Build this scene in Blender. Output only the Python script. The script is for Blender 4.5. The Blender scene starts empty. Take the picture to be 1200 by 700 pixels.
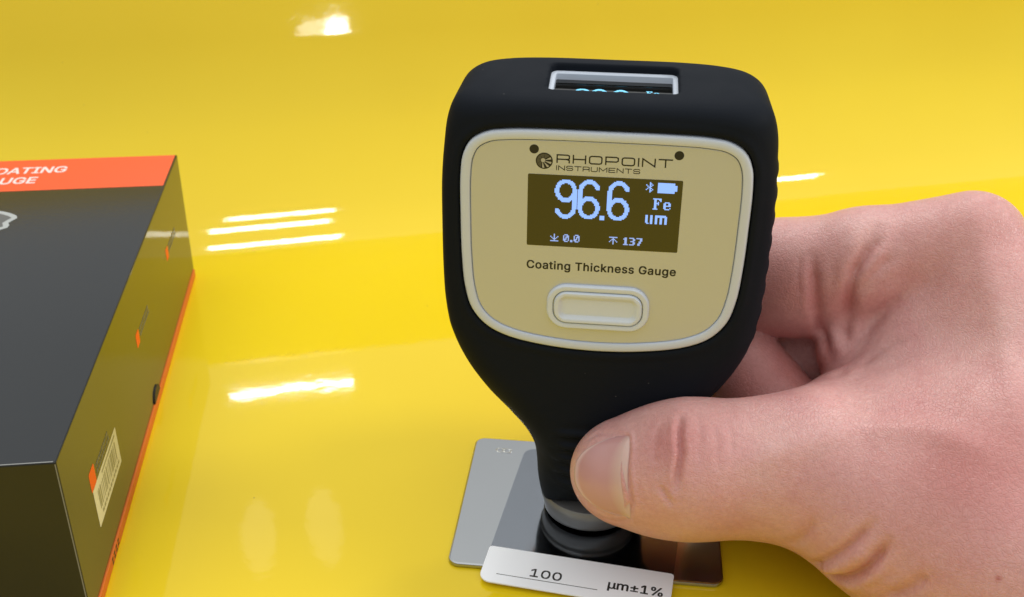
import bpy, bmesh, math, os
import numpy as np
from mathutils import Vector, Matrix

C = bpy.context.scene.collection
S = bpy.context.scene
MM = 0.001
R = math.radians

# ------------------------------------------------------------------ camera
cam_data = bpy.data.cameras.new('camera')
cam = bpy.data.objects.new('camera', cam_data)
C.objects.link(cam)
cam_data.sensor_width = 36
cam_data.lens = 39.0
cam_data.clip_start = 0.01
cam_data.clip_end = 50
_p, _r = R(28.6), R(0.5)
fw = Vector((0, math.cos(_p), -math.sin(_p)))
up0 = Vector((0, math.sin(_p), math.cos(_p)))
rt = Vector((1, 0, 0)) * math.cos(_r) + up0 * math.sin(_r)
up = up0 * math.cos(_r) - Vector((1, 0, 0)) * math.sin(_r)
m = Matrix.Identity(4)
for i in range(3):
    m[i][0], m[i][1], m[i][2] = rt[i], up[i], -fw[i]
m.translation = Vector((-18.27, -209.76, 171.84)) * MM
cam.matrix_world = m
cam_data.dof.use_dof = True
cam_data.dof.focus_distance = 0.222
cam_data.dof.aperture_fstop = 38
S.camera = cam

# ------------------------------------------------------------------ world, lamps, exposure
w = bpy.data.worlds.new('World')
S.world = w
w.use_nodes = True
bg = w.node_tree.nodes['Background']
bg.inputs['Color'].default_value = (0.97, 1.0, 1.02, 1)
bg.inputs['Strength'].default_value = 1.0
_n = w.node_tree.nodes
_tc = _n.new('ShaderNodeTexCoord')
_sx = _n.new('ShaderNodeSeparateXYZ')
_rp = _n.new('ShaderNodeValToRGB')           # lit hall: walls dimmer than the ceiling
_rp.color_ramp.elements[0].position = 0.0
_rp.color_ramp.elements[0].color = (.13, .134, .137, 1)
_rp.color_ramp.elements[1].position = 1.0
_rp.color_ramp.elements[1].color = (1.30, 1.335, 1.345, 1)
w.node_tree.links.new(_tc.outputs['Generated'], _sx.inputs[0])
w.node_tree.links.new(_sx.outputs['Z'], _rp.inputs['Fac'])
w.node_tree.links.new(_rp.outputs['Color'], bg.inputs['Color'])
S.view_settings.view_transform = 'Standard'
S.view_settings.look = 'None'
S.view_settings.exposure = 0
S.view_settings.gamma = 1
S.render.engine = 'CYCLES'
S.cycles.max_bounces = 10
S.cycles.use_denoising = True


def area(name, loc, target, sx, sy, power, color=(1, 1, 1), along=None, shape='RECTANGLE'):
    l = bpy.data.lights.new(name, 'AREA')
    l.shape = shape
    l.size, l.size_y = sx, sy
    l.energy = power
    l.color = color
    o = bpy.data.objects.new(name, l)
    C.objects.link(o)
    z = (Vector(loc) - Vector(target)).normalized()
    x = Vector(along).normalized() if along else Vector((0, 0, 1)).cross(z)
    x = (x - z * x.dot(z)).normalized()
    y = z.cross(x)
    mm = Matrix.Identity(4)
    for i in range(3):
        mm[i][0], mm[i][1], mm[i][2] = x[i], y[i], z[i]
    mm.translation = Vector(loc)
    o.matrix_world = mm
    return o


BEND = R(14)                      # direction of the row of hall lamps and of the bend in the yellow sheet
NS = Vector((-math.sin(BEND), math.cos(BEND), 0))
TS = Vector((math.cos(BEND), math.sin(BEND), 0))


def tube(s, t0, t1, width, radiance, z=2.5, shape='RECTANGLE'):
    c = NS * s + TS * ((t0 + t1) / 2) + Vector((0, 0, z))
    ln = t1 - t0
    return area('ceiling_tube', c, c - Vector((0, 0, 1)), ln, width, radiance * math.pi * ln * width, (1, 0.99, 0.95), along=TS, shape=shape)


tube(3.98, -0.28, 0.25, 0.055, 40)
tube(2.43, -0.24, 0.18, 0.20, 36)
tube(1.81, -0.22, 0.13, 0.15, 36)
tube(1.50, -0.16, 0.14, 0.12, 36)
tube(1.81, 0.80, 1.75, 0.15, 36)
tube(-2.165, 0.20, 0.29, 0.09, 50, shape='ELLIPSE')
tube(-2.155, 0.11, 0.21, 0.05, 12, shape='ELLIPSE')  # weak extra lamp, added only to smear the neighbouring highlight sideways
for t0 in (-0.26, -0.02):
    tube(3.02, t0, t0 + .12, 0.42, .75, shape='ELLIPSE')  # dim ovals added to give two pale blotches reflected in the yellow
area('key_light', (2.55, 0.1, 1.7), (0.0, 0, 0.05), 0.7, 0.7, 30, (1, 0.985, 0.96))  # added soft key from the right, kept out of the sheet's reflections

# ------------------------------------------------------------------ helpers


def link_mesh(name, me, mat=None, parent=None, smooth=True):
    o = bpy.data.objects.new(name, me)
    C.objects.link(o)
    if mat:
        me.materials.append(mat)
    if parent:
        o.parent = parent
    if smooth:
        me.polygons.foreach_set('use_smooth', [True] * len(me.polygons))
    return o


def pydata(name, vs, fs, mat, parent=None, smooth=False):
    me = bpy.data.meshes.new(name)
    me.from_pydata([tuple(c * MM for c in v) for v in vs], [], fs)
    me.validate()
    me.update()
    return link_mesh(name, me, mat, parent, smooth)


def empty(name, loc=(0, 0, 0), rotz=0):
    o = bpy.data.objects.new(name, None)
    C.objects.link(o)
    o.location = Vector(loc) * MM
    o.rotation_euler = (0, 0, rotz)
    o.empty_display_size = 0.01
    return o


def tag(o, label=None, cat=None, group=None, kind=None):
    for k, v in (('label', label), ('category', cat), ('group', group), ('kind', kind)):
        if v:
            o[k] = v
    return o


def mat(name, base=(.5, .5, .5), rough=.5, metal=0., spec=.5, emit=None, estr=0, coat=0, coat_rough=.05, sss=0, sss_r=None, sss_scale=.002):
    mt = bpy.data.materials.new(name)
    mt.use_nodes = True
    b = mt.node_tree.nodes['Principled BSDF']
    b.inputs['Base Color'].default_value = (*base, 1)
    b.inputs['Roughness'].default_value = rough
    b.inputs['Metallic'].default_value = metal
    b.inputs['Specular IOR Level'].default_value = spec
    b.inputs['Coat Weight'].default_value = coat
    b.inputs['Coat Roughness'].default_value = coat_rough
    if emit:
        b.inputs['Emission Color'].default_value = (*emit, 1)
        b.inputs['Emission Strength'].default_value = estr
    if sss:
        b.inputs['Subsurface Weight'].default_value = sss
        b.inputs['Subsurface Radius'].default_value = sss_r
        b.inputs['Subsurface Scale'].default_value = sss_scale
    return mt


def nd(mt, t, **kw):
    n = mt.node_tree.nodes.new(t)
    for k, v in kw.items():
        if k.startswith('i_'):
            n.inputs[k[2:].replace('_', ' ')].default_value = v
        else:
            setattr(n, k, v)
    return n


def lk(mt, a, b):
    mt.node_tree.links.new(a, b)


def bsdf(mt):
    return mt.node_tree.nodes['Principled BSDF']


def coords(mt, scale=(1, 1, 1)):
    tc = nd(mt, 'ShaderNodeTexCoord')
    mp = nd(mt, 'ShaderNodeMapping')
    mp.inputs['Scale'].default_value = scale
    lk(mt, tc.outputs['Object'], mp.inputs['Vector'])
    return mp.outputs['Vector']


def noise(mt, vec, scale, detail=3, rough=.5):
    n = nd(mt, 'ShaderNodeTexNoise')
    n.inputs['Scale'].default_value = scale
    n.inputs['Detail'].default_value = detail
    n.inputs['Roughness'].default_value = rough
    lk(mt, vec, n.inputs['Vector'])
    return n.outputs['Fac']


def ramp(mt, fac, stops):
    r = nd(mt, 'ShaderNodeValToRGB')
    e = r.color_ramp.elements
    while len(e) < len(stops):
        e.new(.5)
    for el, (p, c) in zip(e, stops):
        el.position = p
        el.color = (*c, 1) if len(c) == 3 else c
    lk(mt, fac, r.inputs['Fac'])
    return r.outputs['Color']


def bump(mt, fac, dist, strength=1., prev=None):
    b = nd(mt, 'ShaderNodeBump')
    b.inputs['Strength'].default_value = strength
    b.inputs['Distance'].default_value = dist
    lk(mt, fac, b.inputs['Height'])
    if prev:
        lk(mt, prev, b.inputs['Normal'])
    return b.outputs['Normal']


def setnormal(mt, n):
    lk(mt, n, bsdf(mt).inputs['Normal'])


# ---- surface nets: turns a signed distance grid into a mesh
def surface_nets(f, org, h):
    nx, ny, nz = f.shape
    ins = f < 0
    cnt = np.zeros((nx - 1, ny - 1, nz - 1), np.int8)
    for i in (0, 1):
        for j in (0, 1):
            for k in (0, 1):
                cnt += ins[i:nx - 1 + i, j:ny - 1 + j, k:nz - 1 + k]
    cells = np.argwhere((cnt > 0) & (cnt < 8))
    idx = -np.ones((nx - 1, ny - 1, nz - 1), np.int64)
    idx[tuple(cells.T)] = np.arange(len(cells))
    acc = np.zeros((len(cells), 3))
    n = np.zeros(len(cells))
    corners = [(i, j, k) for i in (0, 1) for j in (0, 1) for k in (0, 1)]
    vals = {c: f[cells[:, 0] + c[0], cells[:, 1] + c[1], cells[:, 2] + c[2]].astype(np.float64) for c in corners}
    for a in corners:
        for ax in range(3):
            if a[ax]:
                continue
            b = list(a)
            b[ax] = 1
            b = tuple(b)
            fa, fb = vals[a], vals[b]
            mk = (fa < 0) != (fb < 0)
            t = np.where(mk, fa / np.where(mk, fa - fb, 1), 0)
            p = np.array(a, float)[None, :].repeat(len(cells), 0)
            p[:, ax] += t
            acc += p * mk[:, None]
            n += mk
    v = (cells + acc / n[:, None]) * h + np.array(org)
    quads = []
    for ax in range(3):
        b, c = (ax + 1) % 3, (ax + 2) % 3
        sl0 = [slice(None)] * 3
        sl1 = [slice(None)] * 3
        sl0[ax] = slice(0, -1)
        sl1[ax] = slice(1, None)
        A, B = ins[tuple(sl0)], ins[tuple(sl1)]
        e = np.argwhere(A != B)
        ok = (e[:, b] > 0) & (e[:, c] > 0) & (e[:, b] < f.shape[b] - 1) & (e[:, c] < f.shape[c] - 1)
        e = e[ok]
        flip = A[tuple(e.T)]
        db = np.zeros(3, int)
        db[b] = 1
        dc = np.zeros(3, int)
        dc[c] = 1
        q = [idx[tuple((e - db - dc).T)], idx[tuple((e - dc).T)], idx[tuple(e.T)], idx[tuple((e - db).T)]]
        q = np.stack(q, 1)
        q[~flip] = q[~flip][:, ::-1]
        quads.append(q)
    return v, np.concatenate(quads)


def mesh_np(name, v, q, mt, parent=None):
    me = bpy.data.meshes.new(name)
    me.vertices.add(len(v))
    me.vertices.foreach_set('co', (v * MM).astype(np.float32).ravel())
    me.loops.add(q.size)
    me.loops.foreach_set('vertex_index', q.astype(np.int32).ravel())
    me.polygons.add(len(q))
    me.polygons.foreach_set('loop_start', np.arange(0, q.size, 4, dtype=np.int32))
    me.polygons.foreach_set('loop_total', np.full(len(q), 4, np.int32))
    me.update(calc_edges=True)
    me.validate()
    return link_mesh(name, me, mt, parent, True)


def smin(a, b, k):
    hh = np.clip(.5 + .5 * (b - a) / k, 0, 1)
    return b * (1 - hh) + a * hh - k * hh * (1 - hh)


def smax(a, b, k):
    return -smin(-a, -b, k)


# ---- closed 2-D outlines
def smooth_poly(pts, n=160, corner=None):
    """Closed Catmull-Rom curve through pts, resampled evenly."""
    p = np.array(pts, float)
    k = len(p)
    out = []
    for i in range(k):
        p0, p1, p2, p3 = p[i - 1], p[i], p[(i + 1) % k], p[(i + 2) % k]
        d1 = np.linalg.norm(p1 - p0) ** .5 + 1e-9
        d2 = np.linalg.norm(p2 - p1) ** .5 + 1e-9
        d3 = np.linalg.norm(p3 - p2) ** .5 + 1e-9
        m1 = (p2 - p1) + d2 * ((p1 - p0) / d1 - (p2 - p0) / (d1 + d2))
        m2 = (p2 - p1) + d2 * ((p3 - p2) / d3 - (p3 - p1) / (d2 + d3))
        for t in np.linspace(0, 1, 16, endpoint=False):
            out.append((2 * p1 - 2 * p2 + m1 + m2) * t ** 3 + (-3 * p1 + 3 * p2 - 2 * m1 - m2) * t * t + m1 * t + p1)
    out = np.array(out)
    seg = np.linalg.norm(np.roll(out, -1, 0) - out, axis=1)
    cum = np.concatenate([[0], np.cumsum(seg)])
    tt = np.linspace(0, cum[-1], n, endpoint=False)
    ext = np.vstack([out, out[:1]])
    return np.stack([np.interp(tt, cum, ext[:, 0]), np.interp(tt, cum, ext[:, 1])], 1)


def mirror(half, cx):
    """half: points (half-width, v) from the top centre down the right side to the bottom centre."""
    r = [(cx + a, b) for a, b in half]
    l = [(cx - a, b) for a, b in half if a > 0]
    return r + l[::-1]


def offset_poly(p, d):
    """Moves a clockwise-or-not closed outline inward by d."""
    t = np.roll(p, -1, 0) - np.roll(p, 1, 0)
    t /= np.linalg.norm(t, axis=1)[:, None]
    n = np.stack([t[:, 1], -t[:, 0]], 1)
    a = .5 * np.sum(p[:, 0] * np.roll(p[:, 1], -1) - np.roll(p[:, 0], -1) * p[:, 1])
    return p + n * (-d if a > 0 else d)


def round_rect(hw, hh, r, cx=0, cy=0, n=10):
    out = []
    for sx, sy, a0 in ((1, 1, 0), (-1, 1, 90), (-1, -1, 180), (1, -1, 270)):
        for i in range(n + 1):
            a = R(a0 + 90 * i / n)
            out.append((cx + sx * (hw - r) + r * math.cos(a), cy + sy * (hh - r) + r * math.sin(a)))
    return np.array(out)


def poly_sdf(P, x, y):
    P = np.asarray(P)
    d = np.full(x.shape, 1e9)
    s = np.ones(x.shape)
    for i in range(len(P)):
        a, b = P[i], P[i - 1]
        e = b - a
        wx, wy = x - a[0], y - a[1]
        t = np.clip((wx * e[0] + wy * e[1]) / (e @ e), 0, 1)
        d = np.minimum(d, (wx - e[0] * t) ** 2 + (wy - e[1] * t) ** 2)
        c1, c2, c3 = y >= a[1], y < b[1], e[0] * wy > e[1] * wx
        s = np.where((c1 & c2 & c3) | (~c1 & ~c2 & ~c3), -s, s)
    return s * np.sqrt(d)


def loft(name, loops, mt, parent, cap0=False, cap1=False, to3=None, smooth=True):
    """loops: list of (outline, height); stitched in order. to3 maps (x, y, h) to local mm."""
    to3 = to3 or (lambda x, y, hh: (x, -hh, y))
    n = len(loops[0][0])
    vs, fs = [], []
    for p, hh in loops:
        vs += [to3(a, b, hh) for a, b in p]
    for k in range(len(loops) - 1):
        for i in range(n):
            j = (i + 1) % n
            fs.append((k * n + i, k * n + j, (k + 1) * n + j, (k + 1) * n + i))
    if cap0:
        fs.append(tuple(range(n))[::-1])
    if cap1:
        fs.append(tuple(range((len(loops) - 1) * n, len(loops) * n)))
    o = pydata(name, vs, fs, mt, parent, False)
    bm = bmesh.new()
    bm.from_mesh(o.data)
    bmesh.ops.recalc_face_normals(bm, faces=bm.faces)
    if smooth:
        for f_ in bm.faces:
            f_.smooth = len(f_.verts) == 4
        for e_ in bm.edges:
            big = any(len(f_.verts) > 4 for f_ in e_.link_faces)
            e_.smooth = not (big or (len(e_.link_faces) == 2 and e_.calc_face_angle(0) > R(38)))
    bm.to_mesh(o.data)
    bm.free()
    return o


def box(name, lo, hi, mt, parent, bev=0., seg=2):
    bm = bmesh.new()
    bmesh.ops.create_cube(bm, size=1)
    for v in bm.verts:
        for i in range(3):
            v.co[i] = (lo[i] if v.co[i] < 0 else hi[i]) * MM
    if bev:
        bmesh.ops.bevel(bm, geom=bm.edges[:], offset=bev * MM, segments=seg, affect='EDGES', profile=.5)
    me = bpy.data.meshes.new(name)
    bm.to_mesh(me)
    bm.free()
    o = link_mesh(name, me, mt, parent, True)
    me.polygons.foreach_set('use_smooth', [False] * len(me.polygons))
    return o


# ---- flat print
FONTDIR = os.path.join(bpy.utils.system_resource('DATAFILES'), 'fonts')
_fonts = {}


def font(fn):
    if fn not in _fonts:
        try:
            _fonts[fn] = bpy.data.fonts.load(os.path.join(FONTDIR, fn))
        except Exception:
            _fonts[fn] = None
    return _fonts[fn]


def text(name, body, mt, parent, x0, x1, y0, h, to3, fn='Inter.woff2', bold=0., spacing=1.0):
    """Flat lettering whose capital height is h, base line y0, set between x0 and x1.
    The glyph outlines are filled by scan lines (non-zero winding); bold widens every stroke by that share of h."""
    cu = bpy.data.curves.new(name, 'FONT')
    f = font(fn)
    if f:
        cu.font = f
    cu.size = 100
    cu.fill_mode = 'NONE'
    cu.resolution_u = 6
    t = bpy.data.objects.new('t', cu)
    C.objects.link(t)

    def edges(b):
        cu.body = b
        dg = bpy.context.evaluated_depsgraph_get()
        dg.update()
        me = bpy.data.meshes.new_from_object(t.evaluated_get(dg))
        co = np.array([v.co[:2] for v in me.vertices])
        e = np.array([e.vertices[:] for e in me.edges])
        e.sort(axis=1)
        far = e[:, 1] - e[:, 0] > 1
        e[far] = e[far][:, ::-1]
        return co, e
    co, e = edges('H')
    cap = co[:, 1].max()
    cu.space_character = spacing
    co, e = edges(body)
    bpy.data.objects.remove(t)
    sy = h / cap
    sx = (x1 - x0 - bold * h) / (co[:, 0].max() - co[:, 0].min()) if x1 is not None else sy
    P = np.stack([x0 + bold * h / 2 + (co[:, 0] - co[:, 0].min()) * sx, y0 + co[:, 1] * sy], 1)
    rows = 34
    dy = h / rows
    spans = {}
    ya = math.floor((P[:, 1].min() - y0) / dy) - 3
    yb = math.ceil((P[:, 1].max() - y0) / dy) + 3
    A, B = P[e[:, 0]], P[e[:, 1]]
    for k in range(ya, yb):
        y = y0 + (k + .5) * dy
        m_ = (A[:, 1] <= y) != (B[:, 1] <= y)
        if not m_.any():
            spans[k] = []
            continue
        a, b = A[m_], B[m_]
        xs = a[:, 0] + (y - a[:, 1]) / (b[:, 1] - a[:, 1]) * (b[:, 0] - a[:, 0])
        sg = np.where(b[:, 1] > a[:, 1], 1, -1)
        o = np.argsort(xs)
        wn, out, st = 0, [], 0
        for x, g in zip(xs[o], sg[o]):
            if wn == 0:
                st = x
            wn += g
            if wn == 0:
                out.append((st, x))
        spans[k] = out
    kb = int(round(bold * h / 2 / dy))
    rects = []
    for k in range(ya, yb):
        iv = []
        for q in range(-kb, kb + 1):
            gx_ = bold * h / 2 * math.sqrt(max(0, 1 - (q / (kb + .5)) ** 2))
            iv += [(a - gx_, b + gx_) for a, b in spans.get(k + q, [])]
        iv.sort()
        mg = []
        for a, b in iv:
            if mg and a <= mg[-1][1]:
                mg[-1][1] = max(mg[-1][1], b)
            else:
                mg.append([a, b])
        rects += [(a, y0 + k * dy, b, y0 + (k + 1) * dy) for a, b in mg]
    return quads(name, rects, mt, parent, to3)


def stroke_letters(name, word, mt, parent, x0, x1, y0, y1, wd, to3, widths=None):
    """Thin wide technical capitals drawn as strokes with square ends."""
    G = {
        'R': [[(0, 0), (0, 1), (.85, 1), (1, .9), (1, .52), (.85, .42), (0, .42)], [(.8, .42), (1, .3), (1, 0)]],
        'H': [[(0, 0), (0, 1)], [(1, 0), (1, 1)], [(0, .5), (1, .5)]],
        'O': [[(.2, 0), (.8, 0), (.94, .06), (1, .2), (1, .8), (.94, .94), (.8, 1), (.2, 1), (.06, .94), (0, .8), (0, .2), (.06, .06), (.2, 0)]],
        'P': [[(0, 0), (0, 1), (.85, 1), (1, .9), (1, .5), (.85, .38), (0, .38)]],
        'I': [[(0, 0), (0, 1)]],
        'N': [[(0, 0), (0, 1), (1, 0), (1, 1)]],
        'T': [[(0, 1), (1, 1)], [(.5, 0), (.5, 1)]],
        'S': [[(1, .85), (.85, 1), (.15, 1), (0, .85), (0, .62), (.15, .5), (.85, .5), (1, .38), (1, .15), (.85, 0), (.15, 0), (0, .15)]],
        'U': [[(0, 1), (0, .2), (.06, .06), (.2, 0), (.8, 0), (.94, .06), (1, .2), (1, 1)]],
        'M': [[(0, 0), (0, 1), (.5, .25), (1, 1), (1, 0)]],
        'E': [[(1, 0), (0, 0), (0, 1), (1, 1)], [(0, .5), (.9, .5)]],
    }
    wdt = {'I': 0.0, 'M': 1.25, 'T': 1.05}
    gap = .33
    tot = sum(wdt.get(c, 1) for c in word) + gap * (len(word) - 1)
    sx = (x1 - x0 - wd) / tot
    h = y1 - y0 - wd
    vs, fs = [], []
    x = x0 + wd / 2
    for c in word:
        for pl in G[c]:
            p = [np.array((x + a * wdt.get(c, 1) * sx if c != 'I' else x, y0 + wd / 2 + b * h)) for a, b in pl]
            n0 = len(vs)
            for i, q in enumerate(p):
                d1 = p[i] - p[i - 1] if i else p[1] - p[0]
                d2 = p[i + 1] - p[i] if i < len(p) - 1 else d1
                d1, d2 = d1 / np.linalg.norm(d1), d2 / np.linalg.norm(d2)
                t = d1 + d2
                t /= np.linalg.norm(t)
                nn = np.array((-t[1], t[0]))
                sc = wd / 2 / max(.45, nn @ np.array((-d1[1], d1[0])))
                e = q.copy()
                if i == 0:
                    e = q - d1 * wd / 2
                elif i == len(p) - 1:
                    e = q + d2 * wd / 2
                vs.append(to3(*(e + nn * sc)))
                vs.append(to3(*(e - nn * sc)))
            for i in range(len(p) - 1):
                k = n0 + 2 * i
                fs.append((k, k + 1, k + 3, k + 2))
        x += (wdt.get(c, 1) + gap) * sx
    return pydata(name, vs, fs, mt, parent)


def flat_poly(name, pts, mt, parent, to3):
    return pydata(name, [to3(a, b) for a, b in pts], [tuple(range(len(pts)))], mt, parent)


def quads(name, rects, mt, parent, to3):
    vs, fs = [], []
    for a, b, c, d in rects:
        k = len(vs)
        vs += [to3(a, b), to3(c, b), to3(c, d), to3(a, d)]
        fs.append((k, k + 1, k + 2, k + 3))
    return pydata(name, vs, fs, mt, parent)


# ------------------------------------------------------------------ materials
M_yellow = mat('yellow_gloss_paint', (.80, .575, .006), .035, spec=.33)
v = coords(M_yellow)
n1 = bump(M_yellow, noise(M_yellow, v, 260, 2), .000010, 1)
n2 = bump(M_yellow, noise(M_yellow, v, 16, 1), .00022, .5, n1)
setnormal(M_yellow, n2)
c = ramp(M_yellow, noise(M_yellow, v, 9, 3), [(.3, (.785, .555, .009)), (.7, (.815, .59, .013))])
vy = nd(M_yellow, 'ShaderNodeTexVoronoi')          # a few specks of dust
vy.inputs['Scale'].default_value = 75
lk(M_yellow, v, vy.inputs['Vector'])
sp = nd(M_yellow, 'ShaderNodeMix', data_type='RGBA')
lk(M_yellow, ramp(M_yellow, vy.outputs['Distance'], [(.0, (.55, .55, .55)), (.014, (.45, .45, .45)), (.022, (0, 0, 0))]), sp.inputs[0])
lk(M_yellow, c, sp.inputs[6])
sp.inputs[7].default_value = (.16, .12, .05, 1)
lk(M_yellow, sp.outputs[2], bsdf(M_yellow).inputs['Base Color'])

M_rubber = mat('black_rubber', (.0095, .0118, .0165), .6, spec=.06)
v = coords(M_rubber)
setnormal(M_rubber, bump(M_rubber, noise(M_rubber, v, 5200, 2), .00003, .6))
vo = nd(M_rubber, 'ShaderNodeTexVoronoi')
vo.inputs['Scale'].default_value = 240
vo.inputs['Randomness'].default_value = 1
lk(M_rubber, v, vo.inputs['Vector'])
dust = ramp(M_rubber, vo.outputs['Distance'], [(.0, (.09, .09, .09)), (.035, (.07, .07, .07)), (.05, (.0095, .0118, .0165))])
gate = nd(M_rubber, 'ShaderNodeMix', data_type='RGBA')
lk(M_rubber, ramp(M_rubber, noise(M_rubber, v, 90, 1), [(.5, (0, 0, 0)), (.58, (1, 1, 1))]), gate.inputs[0])
gate.inputs[6].default_value = (.0095, .0118, .0165, 1)
lk(M_rubber, dust, gate.inputs[7])
lk(M_rubber, gate.outputs[2], bsdf(M_rubber).inputs['Base Color'])
lk(M_rubber, ramp(M_rubber, noise(M_rubber, v, 60, 4), [(.3, (.54, .54, .54)), (.7, (.68, .68, .68))]), bsdf(M_rubber).inputs['Roughness'])

M_white = mat('off_white_plastic', (.63, .685, .775), .34)
M_button = mat('white_button_plastic', (.68, .735, .81), .3)
M_panel = mat('silver_satin_panel', (.56, .585, .63), .36, metal=.42, spec=.5)
v = coords(M_panel)
setnormal(M_panel, bump(M_panel, noise(M_panel, v, 3500, 2), .00001, .4))
M_print = mat('black_print', (.012, .012, .010), .5)
M_glass = mat('black_screen_glass', (.006, .006, .005), .04, spec=.9)
M_pixel = mat('lit_pixels', (.1, .1, .1), .5, emit=(.24, .45, 1.0), estr=1.1)
M_pixel_dim = mat('lit_pixels_small', (.1, .1, .1), .5, emit=(.33, .50, 1.0), estr=.8)
M_pixel_top = mat('lit_pixels_cyan', (.1, .1, .1), .5, emit=(.12, .66, 1.0), estr=1.2)
M_metal = mat('ground_steel', (.41, .42, .425), .1, metal=1)
v = coords(M_metal, (1, 1, 1))
lk(M_metal, ramp(M_metal, noise(M_metal, v, 45, 4), [(.3, (.075, .075, .075)), (.7, (.12, .12, .12))]), bsdf(M_metal).inputs['Roughness'])
M_collar = mat('grey_collar', (.26, .26, .255), .32, metal=.4)
M_tip = mat('black_probe_plastic', (.008, .008, .008), .7, spec=.05)
M_sticker = mat('white_label_paper', (.91, .925, .95), .42)
M_tray = mat('orange_base_card', (.70, .15, .012), .5)
M_orange = mat('orange_card', (.88, .080, .008), .42)
M_card = mat('black_coated_card', (.014, .016, .018), .14, spec=.36, coat=.08, coat_rough=.1)
v = coords(M_card)
setnormal(M_card, bump(M_card, noise(M_card, v, 900, 3), .00003, .5))
M_fold = mat('worn_card_edge', (.22, .22, .21), .5)
M_boxtext = mat('pale_print', (.78, .70, .66), .5)
M_greyprint = mat('grey_print', (.40, .42, .41), .5)
M_greydark = mat('dark_grey_print', (.10, .105, .11), .4)
M_barcode = mat('cream_label', (.74, .70, .46), .5)
M_barline = mat('label_ink', (.30, .27, .12), .5)
M_notch = mat('dark_notch', (.018, .012, .008), .5)

# clear foil: mostly lets the plate through, with its own gloss
M_foil = bpy.data.materials.new('clear_foil')
M_foil.use_nodes = True
nt = M_foil.node_tree
nt.nodes.remove(nt.nodes['Principled BSDF'])
tr = nt.nodes.new('ShaderNodeBsdfTransparent')
tr.inputs['Color'].default_value = (.86, .87, .89, 1)
gl = nt.nodes.new('ShaderNodeBsdfGlossy')
gl.inputs['Roughness'].default_value = .05
mx = nt.nodes.new('ShaderNodeMixShader')
mx.inputs[0].default_value = .035
nt.links.new(tr.outputs[0], mx.inputs[1])
nt.links.new(gl.outputs[0], mx.inputs[2])
nt.links.new(mx.outputs[0], nt.nodes['Material Output'].inputs['Surface'])

# skin
M_skin = mat('skin', (.6, .33, .27), .37, spec=.5, sss=.25, sss_r=(1, .35, .22), sss_scale=.0022)
v = coords(M_skin)
base = ramp(M_skin, noise(M_skin, v, 85, 5, .62), [(.25, (.76, .445, .405)), (.5, (.72, .385, .355)), (.75, (.67, .315, .30))])
att = nd(M_skin, 'ShaderNodeAttribute', attribute_name='flush')
mixr = nd(M_skin, 'ShaderNodeMix', data_type='RGBA')
lk(M_skin, att.outputs['Fac'], mixr.inputs[0])
lk(M_skin, base, mixr.inputs[6])
mixr.inputs[7].default_value = (.52, .18, .16, 1)
fine = ramp(M_skin, noise(M_skin, v, 1100, 4, .65), [(.3, (.92, .87, .86)), (.7, (1.05, 1.07, 1.07))])
mul = nd(M_skin, 'ShaderNodeMix', data_type='RGBA', blend_type='MULTIPLY')
mul.inputs[0].default_value = 1
lk(M_skin, mixr.outputs[2], mul.inputs[6])
lk(M_skin, fine, mul.inputs[7])
lk(M_skin, mul.outputs[2], bsdf(M_skin).inputs['Base Color'])
vs1 = nd(M_skin, 'ShaderNodeTexVoronoi', feature='DISTANCE_TO_EDGE')
vs1.inputs['Scale'].default_value = 1300
wv = nd(M_skin, 'ShaderNodeMix', data_type='VECTOR')
nz = nd(M_skin, 'ShaderNodeTexNoise')
nz.inputs['Scale'].default_value = 300
lk(M_skin, v, nz.inputs['Vector'])
wv.inputs[0].default_value = .0025
lk(M_skin, v, wv.inputs[4])
lk(M_skin, nz.outputs['Color'], wv.inputs[5])
lk(M_skin, wv.outputs[1], vs1.inputs['Vector'])
cell = ramp(M_skin, vs1.outputs['Distance'], [(0, (0, 0, 0)), (.16, (1, 1, 1))])
b1 = bump(M_skin, cell, .00008, .6)
b2 = bump(M_skin, noise(M_skin, v, 420, 4, .6), .00016, .5, b1)
setnormal(M_skin, b2)
M_nail = mat('nail', (.66, .40, .34), .17, spec=.5, sss=.15, sss_r=(1, .4, .3), sss_scale=.001)
att = nd(M_nail, 'ShaderNodeAttribute', attribute_name='tone')
lk(M_nail, ramp(M_nail, att.outputs['Fac'], [(0, (.70, .48, .42)), (.15, (.66, .43, .375)), (.35, (.60, .32, .305)), (.88, (.61, .325, .315)), (.96, (.70, .47, .43))]), bsdf(M_nail).inputs['Base Color'])

# ------------------------------------------------------------------ the yellow sheet: flat, then bent up at the back
S0, RB, TH = 140., 110., R(60)
prof = [(-900 + 60 * i, 0.) for i in range(17)]
prof += [(60 + 15 * i, 0.) for i in range(1, 6)]
prof += [(S0 + RB * math.sin(a), RB * (1 - math.cos(a))) for a in np.linspace(0, TH, 49)]
s1, z1 = prof[-1]
prof += [(s1 + d * math.cos(TH), z1 + d * math.sin(TH)) for d in (12, 25, 40, 58)]
s2, z2 = prof[-1]
cs, cz = s2 + 12 * math.sin(TH), z2 - 12 * math.cos(TH)          # rolled top edge, then a shelf behind it
prof += [(cs - 12 * math.sin(a), cz + 12 * math.cos(a)) for a in np.linspace(TH, 0, 13)[1:]]
prof += [(cs + d, cz + 12) for d in (40, 120, 300)]
tt = np.linspace(-1100, 1100, 45)
vs, fs = [], []
for s, z in prof:
    for t in tt:
        q = NS * s + TS * t
        vs.append((q.x, q.y, z))
n = len(tt)
for i in range(len(prof) - 1):
    for j in range(n - 1):
        fs.append((i * n + j, i * n + j + 1, (i + 1) * n + j + 1, (i + 1) * n + j))
sheet = pydata('yellow_ground', vs, fs, M_yellow, None, True)
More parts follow.
